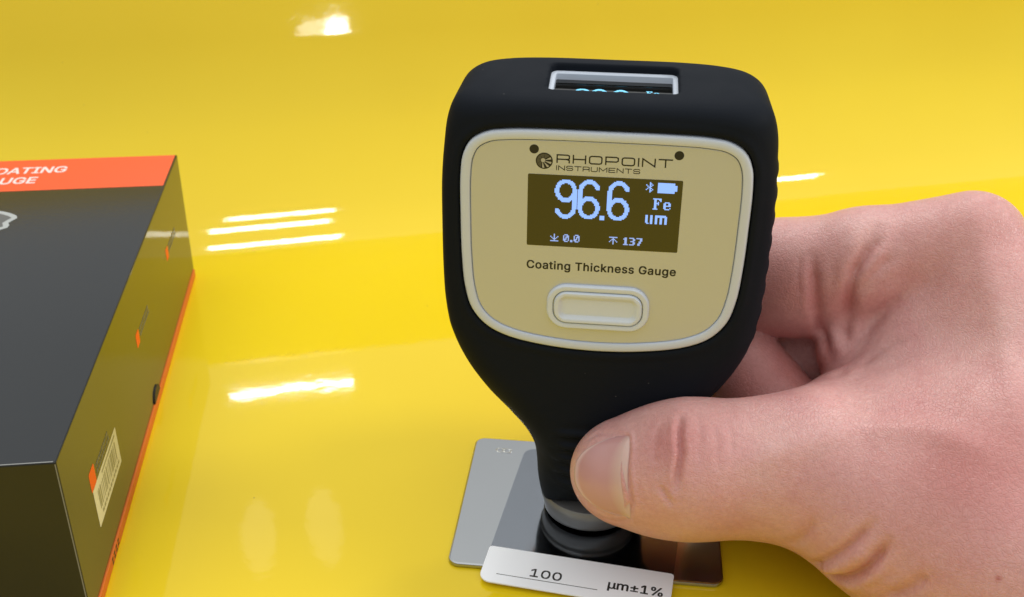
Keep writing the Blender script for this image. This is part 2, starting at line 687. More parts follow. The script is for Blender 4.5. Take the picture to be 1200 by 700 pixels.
tag(sheet, 'glossy yellow sheet bending upward behind the gauge and the box', kind='structure')

# ------------------------------------------------------------------ steel plate under the gauge
plate = empty('steel_plate', (.7, .4, 0), R(-6.0))
PW, PD, PT = 30.65, 24.1, 1.2
flat = lambda x, y, hh: (x, y, hh)
L0 = round_rect(PW, PD, 2.6)
po = loft('plate_body', [(offset_poly(L0, .35), .05), (L0, .35), (L0, PT - .45), (offset_poly(L0, .12), PT - .15), (offset_poly(L0, .45), PT)], M_metal, plate, True, True, flat)
tag(plate, 'rounded square steel plate lying on the yellow sheet under the gauge', 'metal plate')
for cx in (-23.6, -22.0):
    o = round_rect(1.25, .95, .85, cx, 18.9, 6)
    loft('embossed_mark', [(o, PT + .004), (offset_poly(o, .12), PT + .09), (offset_poly(o, .3), PT + .09), (offset_poly(o, .42), PT + .004)], M_metal, plate, to3=flat)

# ------------------------------------------------------------------ calibration foil with its white label
foil = empty('calibration_foil', (0, 0, PT), R(-12.3))
fh = .12
# local frame: x along the label, y away
fo = np.array([(-18.9, -21), (22.6, -21)] + [(22.6 - 3 + 3 * math.cos(R(a)), 19.3 - 3 + 3 * math.sin(R(a))) for a in range(0, 91, 15)] + [(-15.9 + 3 * math.cos(R(a)), 16.3 + 3 * math.sin(R(a))) for a in range(90, 181, 15)])
loft('clear_film', [(fo, .01), (fo, fh)], M_foil, foil, True, True, flat, smooth=False)
tag(foil, 'thin clear foil with white printed label tucked under the gauge probe', 'calibration foil')
lb = []
LX0, LX1, LY0, LY1, r = -19.1, 22.7, -30.8, -19.35, 2.6
for (cx, cy, a0, rr) in ((LX1 - .8, LY1 - .8, 0, .8), (LX0 + .8, LY1 - .8, 90, .8), (LX0 + r, LY0 + r, 180, r), (LX1 - r, LY0 + r, 270, r)):
    for a in range(0, 91, 15):
        lb.append((cx + rr * math.cos(R(a0 + a)), cy + rr * math.sin(R(a0 + a))))
lb = np.array(lb)
lab = loft('label_tab', [(lb, -.02), (lb, fh + .16), (offset_poly(lb, .06), fh + .2)], M_sticker, foil, True, True, flat, smooth=False)
LZ = fh + .2 + .012
t3 = lambda x, y: (x, y, LZ)
text('foil_value', '100', M_print, lab, -8.3, -1.3, -27.2, 2.45, t3, bold=.03)
quads('write_on_line', [(-15.6, -28.15, 6.9, -27.97)], M_print, lab, t3)
text('unit_text', '\u00b5m\u00b11%', M_print, lab, 8.9, 20.9, -27.0, 2.5, t3, bold=.075)

# ------------------------------------------------------------------ product box
BX = empty('product_box', (-124.6, 119.8, 0), R(7.1))
LEN, WID, HT = 161.0, 138.0, 43.0
lid = box('lid', (-WID, -LEN, 2.7), (0, 0, HT), M_card, BX, .45, 3)
tray = box('base_tray', (-WID + .8, -LEN + .6, 0.02), (.35, -.4, 2.7), M_tray, BX, .25, 1)
tag(BX, 'black cardboard box with orange band and orange base beside the gauge', 'box')
top = lambda x, y: (x, y, HT + .03)
quads('orange_band', [(-WID + .5, -25.3, -.55, -.5)], M_orange, BX, top)
top2 = lambda x, y: (x, y, HT + .06)
text('box_title', 'COATING', M_boxtext, BX, -56.6, -31.6, -11.6, 4.7, top2, bold=.06)
text('box_title', 'GAUGE', M_boxtext, BX, -56.6, -38.6, -19.6, 4.7, top2, bold=.06)
# printed picture of the gauge's head, seen only at its right end
pic = smooth_poly([(-80, -36.5), (-60, -37), (-48, -38.2), (-41, -40.5), (-37, -44.5), (-38.6, -48), (-37.6, -50.5), (-40.5, -53.5), (-39.8, -56), (-42.5, -59), (-42, -62), (-46, -72), (-56, -84), (-66, -90), (-66, -104), (-74, -108), (-80, -108), (-86, -108), (-94, -104), (-94, -90), (-104, -84), (-116, -68), (-121, -50), (-120, -42), (-112, -38)], 150)
flat_poly('printed_gauge_outline', pic, M_greyprint, BX, top)
flat_poly('printed_gauge_fill', offset_poly(pic, 1.6), M_greydark, BX, top2)
# right-hand side: s runs towards the viewer from the back corner
side = lambda s, z: (.03, -s, z)
side2 = lambda s, z: (.06, -s, z)
for s0, z0, sz in ((35.0, 24.4, 3.6), (84.4, 24.3, 3.8), (140.2, 22.6, 4.6)):
    lg = round_rect(sz / 2, sz * .52, .5, s0 + sz / 2, z0 + sz / 2, 3)
    flat_poly('orange_logo', lg, M_orange, BX, side)
    k = []
    for row in range(2):
        x = s0 - 1.2
        i = 0
        while x > s0 - 13.5:
            wv_ = .55 + .25 * ((i * 7 + row * 3) % 4)
            k.append((x - wv_, z0 + 2.3 - row * 1.5, x, z0 + 3.3 - row * 1.5))
            x -= wv_ + .35
            i += 1
    quads('faint_caption', k, M_greydark, BX, side)
lab2 = flat_poly('paper_label', round_rect(12.0, 4.9, .4, 132.2, 17.7, 3), M_barcode, BX, side)
bars, x, i = [], 123.0, 0
rng = np.random.RandomState(4)
while x < 141:
    wv_ = rng.choice([.25, .4, .7])
    bars.append((x, 15.6, x + wv_, 20.4))
    x += wv_ + rng.choice([.3, .5, .8])
quads('barcode', bars, M_barline, lab2, side2)
quads('label_lines', [(122 + 1.7 * i, 13.9, 122 + 1.7 * i + 1.2, 14.7) for i in range(11)] + [(122, 21.2, 136, 21.7)], M_barline, lab2, side2)
nn = [(70.5, 2.75)] + [(77.5 + 4.0 * math.cos(R(a)), 2.75 + 3.0 * math.sin(R(a))) for a in range(0, 181, 12)][::-1]
loft('thumb_notch', [(np.array(nn[1:]), .02), (np.array(nn[1:]), .35)], M_notch, BX, False, True, lambda s, z, hh: (hh, -s, z), smooth=False)
quads('base_symbol', [(135.0 + 2.1 * i, .55 + 1.0 * j, 136.1 + 2.1 * i, 1.25 + 1.0 * j) for i in range(4) for j in (0, 1)], M_notch, BX, lambda s, z: (.37, -s, z))
quads('worn_fold', [(-.34, 3.2, -.1, HT - .5)], M_fold, BX, lambda x, z: (x, -LEN - .02, z))
# worn white fold lines along the near edges of the lid
quads('worn_fold', [(-WID + .5, -LEN + .02, -.5, -LEN + .34)], M_fold, BX, lambda x, y: (x, y, HT + .02))

# ------------------------------------------------------------------ the gauge
G = empty('thickness_gauge')
ps, tl = R(6), R(2)
u = Vector((math.cos(ps), -math.sin(ps), 0))
n0 = Vector((-math.sin(ps), -math.cos(ps), 0))
vv = Vector((0, 0, 1)) * math.cos(tl) - n0 * math.sin(tl)
nn_ = n0 * math.cos(tl) + Vector((0, 0, 1)) * math.sin(tl)
gm = Matrix.Identity(4)
for i in range(3):
    gm[i][0], gm[i][1], gm[i][2] = u[i], -nn_[i], vv[i]
gm.translation = Vector((0, 0, (PT + fh + .02) * MM))
G.matrix_world = gm
tag(G, 'black rubber coated handheld thickness gauge with blue lit screen standing on plates', 'gauge')
# the photograph's measures are from the ground, the gauge stands on plate and foil
DZ = -(PT + fh)
CX = .6
sil_half = [(0, 108.8), (14, 108.7), (22, 107.8), (27.5, 106.0), (30.8, 103.0), (32.6, 98.8), (33.4, 93), (33.9, 86), (34.0, 76), (33.9, 66), (33.5, 58.5), (32.3, 51.5), (29.8, 44.2), (25.2, 36.4), (20.2, 30.2), (16.4, 25.3), (14.3, 21), (13.5, 17), (13.0, 11), (12.3, 7.2), (11.7, 5.6), (0, 5.4)]
sil_half = [(a, b + DZ) for a, b in sil_half]
SIL = smooth_poly(mirror([(a * .983, b) for a, b in sil_half], CX + .4), 260)
bez_half = [(0, 98.45), (12, 98.4), (19, 98.15), (23.2, 97.5), (26.2, 95.7), (27.8, 92.7), (28.35, 88.5), (28.4, 80), (28.2, 71), (27.6, 64.2), (26.2, 59.2), (23.2, 55.5), (18.5, 53.1), (10, 51.4), (0, 50.8)]
bez_half = [(a, b + DZ) for a, b in bez_half]
BEZ = smooth_poly(mirror(bez_half, CX), 200)
# signed-distance table of the front outline
gx = np.arange(-44, 45.3, .5)
gv = np.arange(-8, 122, .5)
TAB = poly_sdf(SIL, *np.meshgrid(gx, gv, indexing='ij'))


def tab(x, v):
    fx = np.clip((x - gx[0]) / .5, 0, len(gx) - 1.001)
    fv = np.clip((v - gv[0]) / .5, 0, len(gv) - 1.001)
    i, j = fx.astype(int), fv.astype(int)
    a, b = fx - i, fv - j
    return TAB[i, j] * (1 - a) * (1 - b) + TAB[i + 1, j] * a * (1 - b) + TAB[i, j + 1] * (1 - a) * b + TAB[i + 1, j + 1] * a * b


def gauge_sdf(x, y, v, d2=None):
    """Rubber body; x right, y back, v up, all in the gauge's own frame (mm)."""
    d2 = tab(x, v) if d2 is None else d2
    wf = np.interp(v, [5, 20, 30, 40, 50, 60], [11.7, 12.2, 12.4, 12.8, 13.05, 13.1])
    wb = np.interp(v, [5, 20, 30, 42, 55], [11.7, 12.2, 12.6, 13.5, 14])
    r = np.interp(v, [4, 18, 30, 44, 52, 84, 100], [11.4, 11.6, 10.5, 8.0, 6.0, 6.0, 7.5])
    wc, ht = (wf - wb) / 2, (wf + wb) / 2
    qa = d2 + r
    qb = np.abs(-y - wc) - ht + r
    d = np.minimum(np.maximum(qa, qb), 0) + np.sqrt(np.maximum(qa, 0) ** 2 + np.maximum(qb, 0) ** 2) - r
    pl = (-y - 5) * .153 + (v - (104.9 + DZ)) * .988
    return smax(d, pl, 4.0)


h = .5
ax_ = np.arange(-37, 38.6, h)
ay_ = np.arange(-16.5, 17.5, h)
av_ = np.arange(1, 110, h)
d2 = poly_sdf(SIL, *np.meshgrid(ax_, av_, indexing='ij'))[:, None, :]
X, Y, V = np.meshgrid(ax_, ay_, av_, indexing='ij')
d = gauge_sdf(X, Y, V, d2)
# grip ribs down both flanks, grooves for the thumb on the neck
sidew = np.clip(((X - CX) - 29) / 3, 0, 1) * np.clip((10 - np.abs(Y)) / 3, 0, 1) * np.clip((V - 46) / 6, 0, 1) * np.clip((94 - V) / 5, 0, 1)
d -= sidew * .17 * np.clip(np.sin(V * 2 * math.pi / 5.2) * 1.6, -1, 1)
gr = np.clip((-Y - 6) / 4, 0, 1) * np.clip((9.5 - np.abs(X - CX)) / 4, 0, 1) * np.clip((V - 11) / 3, 0, 1) * np.clip((31 - V) / 3, 0, 1)
d += gr * .42 * np.clip(np.sin(V * 2 * math.pi / 3.6) * 1.5, -1, 1)
dB = poly_sdf(offset_poly(BEZ, -.25), *np.meshgrid(ax_, av_, indexing='ij'))[:, None, :]
lip = np.clip(1 - np.abs(dB - .9) / 1.3, 0, 1) * np.clip((-Y - 9) / 3, 0, 1)
d -= .28 * lip                                                # rubber edge swells round the face plate
d = smax(d, -np.maximum(dB, Y + 10.6), .5)
SLU, SLW, SHU, SHW = 1.1, -.1, 12.7, 6.2                       # slot in the top
qx, qy = np.abs(X - SLU) - (SHU - 1.4), np.abs(Y - SLW) - (SHW - 1.4)
ds = np.minimum(np.maximum(qx, qy), 0) + np.sqrt(np.maximum(qx, 0) ** 2 + np.maximum(qy, 0) ** 2) - 1.4
d = smax(d, -np.maximum(ds, (98.3 + DZ) - V), .7)
vtx, q = surface_nets(d.astype(np.float32), (ax_[0], ay_[0], av_[0]), h)
sleeve = mesh_np('rubber_sleeve', vtx, q, M_rubber, G)
del X, Y, V, d

# face plate: off-white rim and satin panel
loft('bezel', [(BEZ, 9.5), (BEZ, 12.75), (offset_poly(BEZ, .18), 13.2), (offset_poly(BEZ, .55), 13.42), (offset_poly(BEZ, 1.55), 13.42), (offset_poly(BEZ, 1.9), 13.25), (offset_poly(BEZ, 2.05), 12.7)], M_white, G)
PAN = offset_poly(BEZ, 2.12)
panel = loft('face_panel', [(PAN, 12.4), (PAN, 12.92), (offset_poly(PAN, .12), 13.0)], M_panel, G, False, True)
f3 = lambda x, y: (x, -13.02, y + DZ)
stroke_letters('lettering', 'RHOPOINT', M_print, panel, -8.95, 13.35, 91.85, 93.62, .27, f3)
stroke_letters('lettering', 'INSTRUMENTS', M_print, panel, -8.95, 7.25, 90.35, 91.35, .16, f3)
text('lettering', 'Coating Thickness Gauge', M_print, panel, -14.35, 15.7, 69.15, 1.72, f3, bold=.085, spacing=1.06)
# round emblem: dark disc, light blades fanning out from a bright centre
lc = np.array((-11.3, 92.15))
ang = np.linspace(0, 2 * math.pi, 48, endpoint=False)
emb = flat_poly('emblem', [tuple(lc + 1.66 * np.array((math.cos(a), math.sin(a)))) for a in ang], M_print, panel, f3)
M_embl = mat('emblem_pale', (.48, .46, .36), .4)
M_embm = mat('emblem_mid', (.085, .08, .06), .4)
f4 = lambda x, y: (x, -13.035, y + DZ)
hub = lc + np.array((-.22, .12))
bl, bf = [], []
for k in range(9):
    a0 = R(-115 + k * 40)
    lum = k < 4
    for t in (0,):
        p = [hub + .28 * np.array((math.cos(a0), math.sin(a0)))]
        for s_ in np.linspace(0, 1, 5):
            a = a0 + R(18 if k < 4 else 40) * s_ + R(10 if k < 4 else 0)
            p.append(lc + 1.42 * np.array((math.cos(a), math.sin(a))))
        b0 = len(bl)
        bl += [f4(*q_) for q_ in p]
        bf.append(tuple(range(b0, b0 + 6)))
pydata('emblem_blade', bl[:24], bf[:4], M_embl, panel)
pydata('emblem_blade', bl, bf[4:], M_embm, panel)
flat_poly('emblem_centre', [tuple(hub + .42 * np.array((math.cos(a), math.sin(a)))) for a in ang[::2]], M_embl, panel, lambda x, y: (x, -13.045, y + DZ))
for (cx, cy) in ((-13.3, 94.45), (14.45, 94.45)):
    flat_poly('sensor_dot', [(cx + .92 * math.cos(a), cy + .92 * math.sin(a)) for a in ang[::2]], M_print, panel, f3)

# main screen
SX0, SX1, SY0, SY1 = -14.4, 15.6, 74.25, 89.4
screen = loft('screen', [(round_rect((SX1 - SX0) / 2, (SY1 - SY0) / 2, .25, (SX0 + SX1) / 2, (SY0 + SY1) / 2 + DZ, 4), 12.9),
                         (round_rect((SX1 - SX0) / 2, (SY1 - SY0) / 2, .25, (SX0 + SX1) / 2, (SY0 + SY1) / 2 + DZ, 4), 13.04)], M_glass, G, False, True, smooth=False)


def stroke_bitmap(paths, wd, W, H):
    g = np.zeros((H, W), bool)
    yy, xx = np.mgrid[0:H, 0:W] + .5
    for p in paths:
        for (x0, y0), (x1, y1) in zip(p[:-1], p[1:]):
            e = np.array((x1 - x0, y1 - y0))
            t = np.clip(((xx - x0) * e[0] + (yy - y0) * e[1]) / max(e @ e, 1e-9), 0, 1)
            g |= np.hypot(xx - x0 - t * e[0], yy - y0 - t * e[1]) < wd / 2
    return g


def arc(cx, cy, rx, ry, a0, a1, n=18):
    return [(cx + rx * math.cos(R(a)), cy - ry * math.sin(R(a))) for a in np.linspace(a0, a1, n)]


six = stroke_bitmap([arc(9.5, 25.2, 7.3, 8.4, 0, 360, 40), arc(9.5, 10.6, 7.3, 8.5, 22, 180) + [(2.4, 25.2)]], 3.8, 19, 36)
nine = six[::-1, ::-1]
dot = np.ones((4, 4), bool)
bmp = lambda s: np.array([[c == '1' for c in row] for row in s.split()])
SM = {
    '0': bmp('01110 10011 10111 10101 11101 11001 01110'), '.': bmp('00 00 00 00 00 11 11'),
    '1': bmp('00110 01110 00110 00110 00110 00110 01111'), '3': bmp('11110 00011 00011 01110 00011 00011 11110'),
    '7': bmp('11111 00011 00011 00110 00110 01100 01100'),
    'F': bmp('1111111 0110011 0110001 0110100 0111100 0110100 0110000 0110000 0110000 1111000'),
    'e': bmp('0000000 0000000 0000000 0011110 0110011 0110011 0111111 0110000 0110001 0011110'),
    'um': bmp('110011001111111110 110011001111111111 110011001100110011 110011001100110011 110011001100110011 110011001100110011 110011001100110011 011011001100110011'),
    'bt': bmp('0001000 0001100 1001010 0101100 0011000 0101100 1001010 0001100 0001000'),
    'dn': bmp('0001000 0001000 1001001 0101010 0011100 0001000 1111111'),
    'upr': bmp('1111111 0001000 0011100 0101010 1001001 0001000 0001000'),
    'bat': bmp('11111111111111 11111111111111 1111111111111111 1111111111111111 1111111111111111 1111111111111111 1111111111111111 11111111111111 11111111111111'.replace(' ', '00 ').replace('1111111111111111' + '00', '1111111111111111') + '00'),
}


def pixels(name, items, mt, parent, to3, x0, y1, px, py):
    """items: (bitmap, column, row); runs of lit pixels along a row become one quad."""
    rects = []
    for g, cc, rr in items:
        for j in range(g.shape[0]):
            i = 0
            while i < g.shape[1]:
                if g[j, i]:
                    k = i
                    while k < g.shape[1] and g[j, k]:
                        k += 1
                    rects.append((x0 + (cc + i) * px, y1 - (rr + j + 1) * py, x0 + (cc + k) * px, y1 - (rr + j) * py))
                    i = k
                else:
                    i += 1
    return quads(name, rects, mt, parent, to3)


def readout(parent, to3, x0, y1, wd, mb, ms, upper=False):
    px = wd / 128
    a = dict(parent=parent, to3=to3, x0=x0, y1=y1, px=px, py=px)
    pixels('main_reading', [(nine, 22.5, 2.8), (six, 42, 2.8), (dot, 61, 34.4), (six, 66.5, 2.8)], mb, **a)
    if upper:
        pixels('metal_code', [(SM['F'], 104.6, 3.6), (SM['e'], 112.4, 3.6)], mb, **a)
        pixels('unit_code', [(SM['um'], 99.2, 28)], mb, **a)
        return
    pixels('battery_symbol', [(SM['bat'], 107.7, 2.6)], mb, **a)
    pixels('radio_symbol', [(SM['bt'], 98, 2.4)], mb, **a)
    pixels('metal_code', [(SM['F'], 104.6, 16.4), (SM['e'], 112.4, 16.4)], mb, **a)
    pixels('unit_code', [(SM['um'], 99.2, 31.5)], mb, **a)
    pixels('lowest_reading', [(SM['dn'], 20, 53), (SM['0'], 31, 53), (SM['.'], 37, 53), (SM['0'], 40, 53)], ms, **a)
    pixels('highest_reading', [(SM['upr'], 70, 53), (SM['1'], 81, 53), (SM['3'], 87, 53), (SM['7'], 93, 53)], ms, **a)


readout(screen, lambda x, y: (x, -13.06, y + DZ), SX0, SY1, SX1 - SX0, M_pixel, M_pixel_dim)

# push button
bcx, bcy = .45, 61.05 + DZ
rr = lambda a, b, r_: round_rect(a, b, r_, bcx, bcy, 8)
loft('button_ring', [(rr(10.45, 4.95, 4.1), 12.95), (rr(10.45, 4.95, 4.1), 13.45), (rr(10.15, 4.65, 3.8), 13.8), (rr(9.6, 4.1, 3.3), 13.85), (rr(9.25, 3.75, 3.0), 13.7), (rr(9.15, 3.65, 2.9), 13.1)], M_button, G)
loft('button', [(rr(9.0, 3.5, 2.75), 13.0), (rr(9.0, 3.5, 2.75), 13.75), (rr(8.75, 3.25, 2.5), 14.1), (rr(8.2, 2.75, 2.0), 14.15), (rr(7.9, 2.45, 1.5), 14.0), (rr(7.4, 2.0, 1.0), 13.5), (rr(7.1, 1.75, .8), 13.42)], M_button, G, False, True)

# slot in the top: white frame, glass, second read-out tilted to be read from above
def slot_loop(grow):
    return round_rect(SHU + grow, SHW + grow, 1.4 + grow if grow > -1.3 else .3, SLU, SLW, 6)
flat3 = lambda x, y, hh: (x, y, hh + DZ + .155 * (y + 5))
loft('slot_frame', [(slot_loop(.5), 98.4), (slot_loop(.35), 102.75), (slot_loop(.1), 103.1), (slot_loop(-.75), 103.1), (slot_loop(-.95), 102.9), (slot_loop(-1.0), 98.6)], M_white, G, to3=flat3)
sg = loft('top_screen', [(slot_loop(-.9), 98.5), (slot_loop(-.9), 101.7)], M_glass, G, False, True, flat3, smooth=False)
loft('top_screen_border', [(round_rect(11.6, .28, .1, SLU, SLW + 2.9, 2), 101.71), (round_rect(11.6, .28, .1, SLU, SLW + 2.9, 2), 101.95)], M_glass, sg, False, True, flat3, smooth=False)
readout(sg, lambda x, y: (x, y, 101.73 + DZ + .155 * (y + 5)), -10.6, 1.7, 22.3, M_pixel_top, M_pixel_top, True)

# probe collar under the sleeve
cyl = [(11.2, 5.9), (11.5, 5.2), (11.55, 4.6), (11.2, 4.4), (11.0, 4.3), (11.15, 3.9), (11.0, 2.8), (10.9, 1.8), (10.75, .9), (10.5, .5), (10.3, .4)]
tipc = [(10.35, .45), (10.2, .3), (9.0, .2), (6.0, .15), (4.0, .12), (3.6, .02)]
ring = lambda r_: [(CX + r_ * math.cos(a), r_ * math.sin(a)) for a in np.linspace(0, 2 * math.pi, 64, endpoint=False)]
loft('probe_collar', [(ring(r_), z_) for r_, z_ in cyl], M_collar, G, True, True, lambda x, y, z_: (x, y, z_))
loft('probe_tip', [(ring(r_), z_) for r_, z_ in tipc], M_tip, G, True, True, lambda x, y, z_: (x, y, z_))

# ------------------------------------------------------------------ the hand
J = {
    'thumb': [(5.1, -18.5, 25.5, 10.6), (11.5, -20.0, 26.9, 12.2), (19.0, -21.9, 29.0, 13.9), (27.2, -22.2, 29.3, 13.0), (35.8, -22.4, 29.8, 13.4), (44.4, -22.8, 29.8, 15.0)],
    'thumb_meta': [(44.4, -22.8, 29.8, 15.0), (61.7, -33.0, 27.0, 19.0), (77.6, -45.5, 26.1, 21), (96.3, -53.4, 28.2, 22)],
    'index_meta': [(81.7, 7.9, 67.3, 10.7), (97.9, -48.1, 31.7, 17)],
    'middle_meta': [(101.3, 11.5, 52.5, 12), (105.9, -42.7, 27.1, 17)],
    'ring_meta': [(118.7, 12.6, 40.7, 12), (112.0, -40.5, 22, 15)],
    'little_meta': [(129.1, 7.4, 22.8, 11.5), (116.1, -39.1, 18, 14)],
    'web1': [(77.5, 0.6, 41.5, 16), (94.7, -31.5, 34.9, 24)],
    'web2': [(58.3, -12.1, 28.8, 17), (77.2, -29.2, 33.0, 22)],
    'web3': [(80.0, 8.0, 55.5, 13), (77.5, 1.1, 42.6, 15)],
    'ridge': [(73.5, 6.5, 57.0, 8.5), (66.5, -4.5, 39.5, 9.5)],
    'palm': [(67.3, 4.8, 26.3, 14), (107.0, -5.4, 28, 18)],
    'forearm': [(100, -48, 28, 22), (165, -105, 52, 26)],
    'fold': [(61.2, 13.2, 54.4, 8), (59.4, 6.3, 41.6, 8.5)],
    'index': [(81.4, 7.9, 67.7, 11.4), (60.5, 13.7, 59.4, 12.2), (48.5, 18.4, 53.5, 13.1), (42.5, 22.1, 51.8, 12.6), (24, 28, 46, 11), (6, 25.5, 42, 9.8), (-4, 22.5, 40, 8.8)],
    'middle': [(101.3, 13.2, 55.5, 12), (69.8, 20.5, 37.4, 13), (46.6, 24.6, 25.0, 11.5)],
    'middle_tip': [(36.7, 12.6, 32.3, 10.2), (46.2, 2.0, 23.3, 10.8)],
    'ring_finger': [(118.7, 12.6, 40.7, 11.5), (75, 27, 22, 11), (46, 29, 14, 9.6), (22, 25, 13, 8.6), (6, 21, 15, 7.6)],
    'little_finger': [(129.1, 7.4, 22.8, 11), (92, 22, 12.5, 9.5), (68, 20, 10.5, 8.5), (52, 12, 10.5, 7.6)],
}


def cone(P, a, b):
    """Signed distance to a tapered capsule."""
    pa = [P[i] - a[i] for i in range(3)]
    e = [b[i] - a[i] for i in range(3)]
    L2 = sum(k * k for k in e)
    t = np.clip((pa[0] * e[0] + pa[1] * e[1] + pa[2] * e[2]) / L2, 0, 1)
    dd = np.sqrt((pa[0] - e[0] * t) ** 2 + (pa[1] - e[1] * t) ** 2 + (pa[2] - e[2] * t) ** 2)
    return dd - (a[3] + (b[3] - a[3]) * t)


def chain(P, pts, k):
    d_ = None
    for a, b in zip(pts[:-1], pts[1:]):
        c_ = cone(P, a, b)
        d_ = c_ if d_ is None else smin(d_, c_, k)
    return d_


def hand_field(P):
    f = np.float32
    body = chain(P, J['thumb_meta'], f(6))
    for k in ('index_meta', 'middle_meta', 'ring_meta', 'little_meta', 'web1', 'web2', 'web3', 'palm', 'forearm'):
        body = smin(body, chain(P, J[k], f(4)), f(9))
    body = smin(body, chain(P, J['ridge'], f(3)), f(3))
    body = smin(body, chain(P, J['thumb'], f(5)), f(6))
    body = smin(body, chain(P, J['fold'], f(3)), f(2.5))
    fing = chain(P, J['index'], f(4))
    body = smin(body, fing, f(2.2))
    for k in ('middle', 'ring_finger', 'little_finger'):
        body = smin(body, chain(P, J[k], f(3)), f(1.6))
    body = smin(body, chain(P, J['middle_tip'], f(3)), f(.4))
    return body


h = .8
hx = np.arange(-22, 168, h, dtype=np.float32)
hy = np.arange(-118, 46, h, dtype=np.float32)
hz = np.arange(-2, 88, h, dtype=np.float32)
P = np.meshgrid(hx, hy, hz, indexing='ij')
hd = hand_field(P)
# keep clear of the gauge it holds and of the table
gi = np.array(gm.inverted())
sub = np.argwhere((P[0] < 48) & (P[1] > -34) & (P[1] < 34) & (hd < 4))
if len(sub):
    ii = tuple(sub.T)
    pw = np.stack([P[k][ii] for k in range(3)], 1).astype(np.float64)
    lp = pw @ gi[:3, :3].T + gi[:3, 3] / MM
    gs = gauge_sdf(lp[:, 0], lp[:, 1], lp[:, 2]) - .1
    hd[ii] = smax(hd[ii], -gs, .8)
hd = smax(hd, 1.0 - P[2], 1.0)
hv, hq = surface_nets(hd, (hx[0], hy[0], hz[0]), h)
del P, hd
hand = mesh_np('hand', hv, hq, M_skin)
tag(hand, 'pale right hand gripping the gauge neck with its thumb across the front', 'hand')

# one level of subdivision, then folds, creases, tendons and knuckles pressed into the surface
sm = hand.modifiers.new('s', 'SUBSURF')
sm.levels = sm.render_levels = 1
dg = bpy.context.evaluated_depsgraph_get()
me = bpy.data.meshes.new_from_object(hand.evaluated_get(dg))
hand.modifiers.clear()
hand.data = me
me.name = 'hand'
nv = len(me.vertices)
co = np.empty(nv * 3, np.float32)
me.vertices.foreach_get('co', co)
co = co.reshape(-1, 3) / MM
no = np.empty(nv * 3, np.float32)
me.vertex_normals.foreach_get('vector', no)
no = no.reshape(-1, 3)

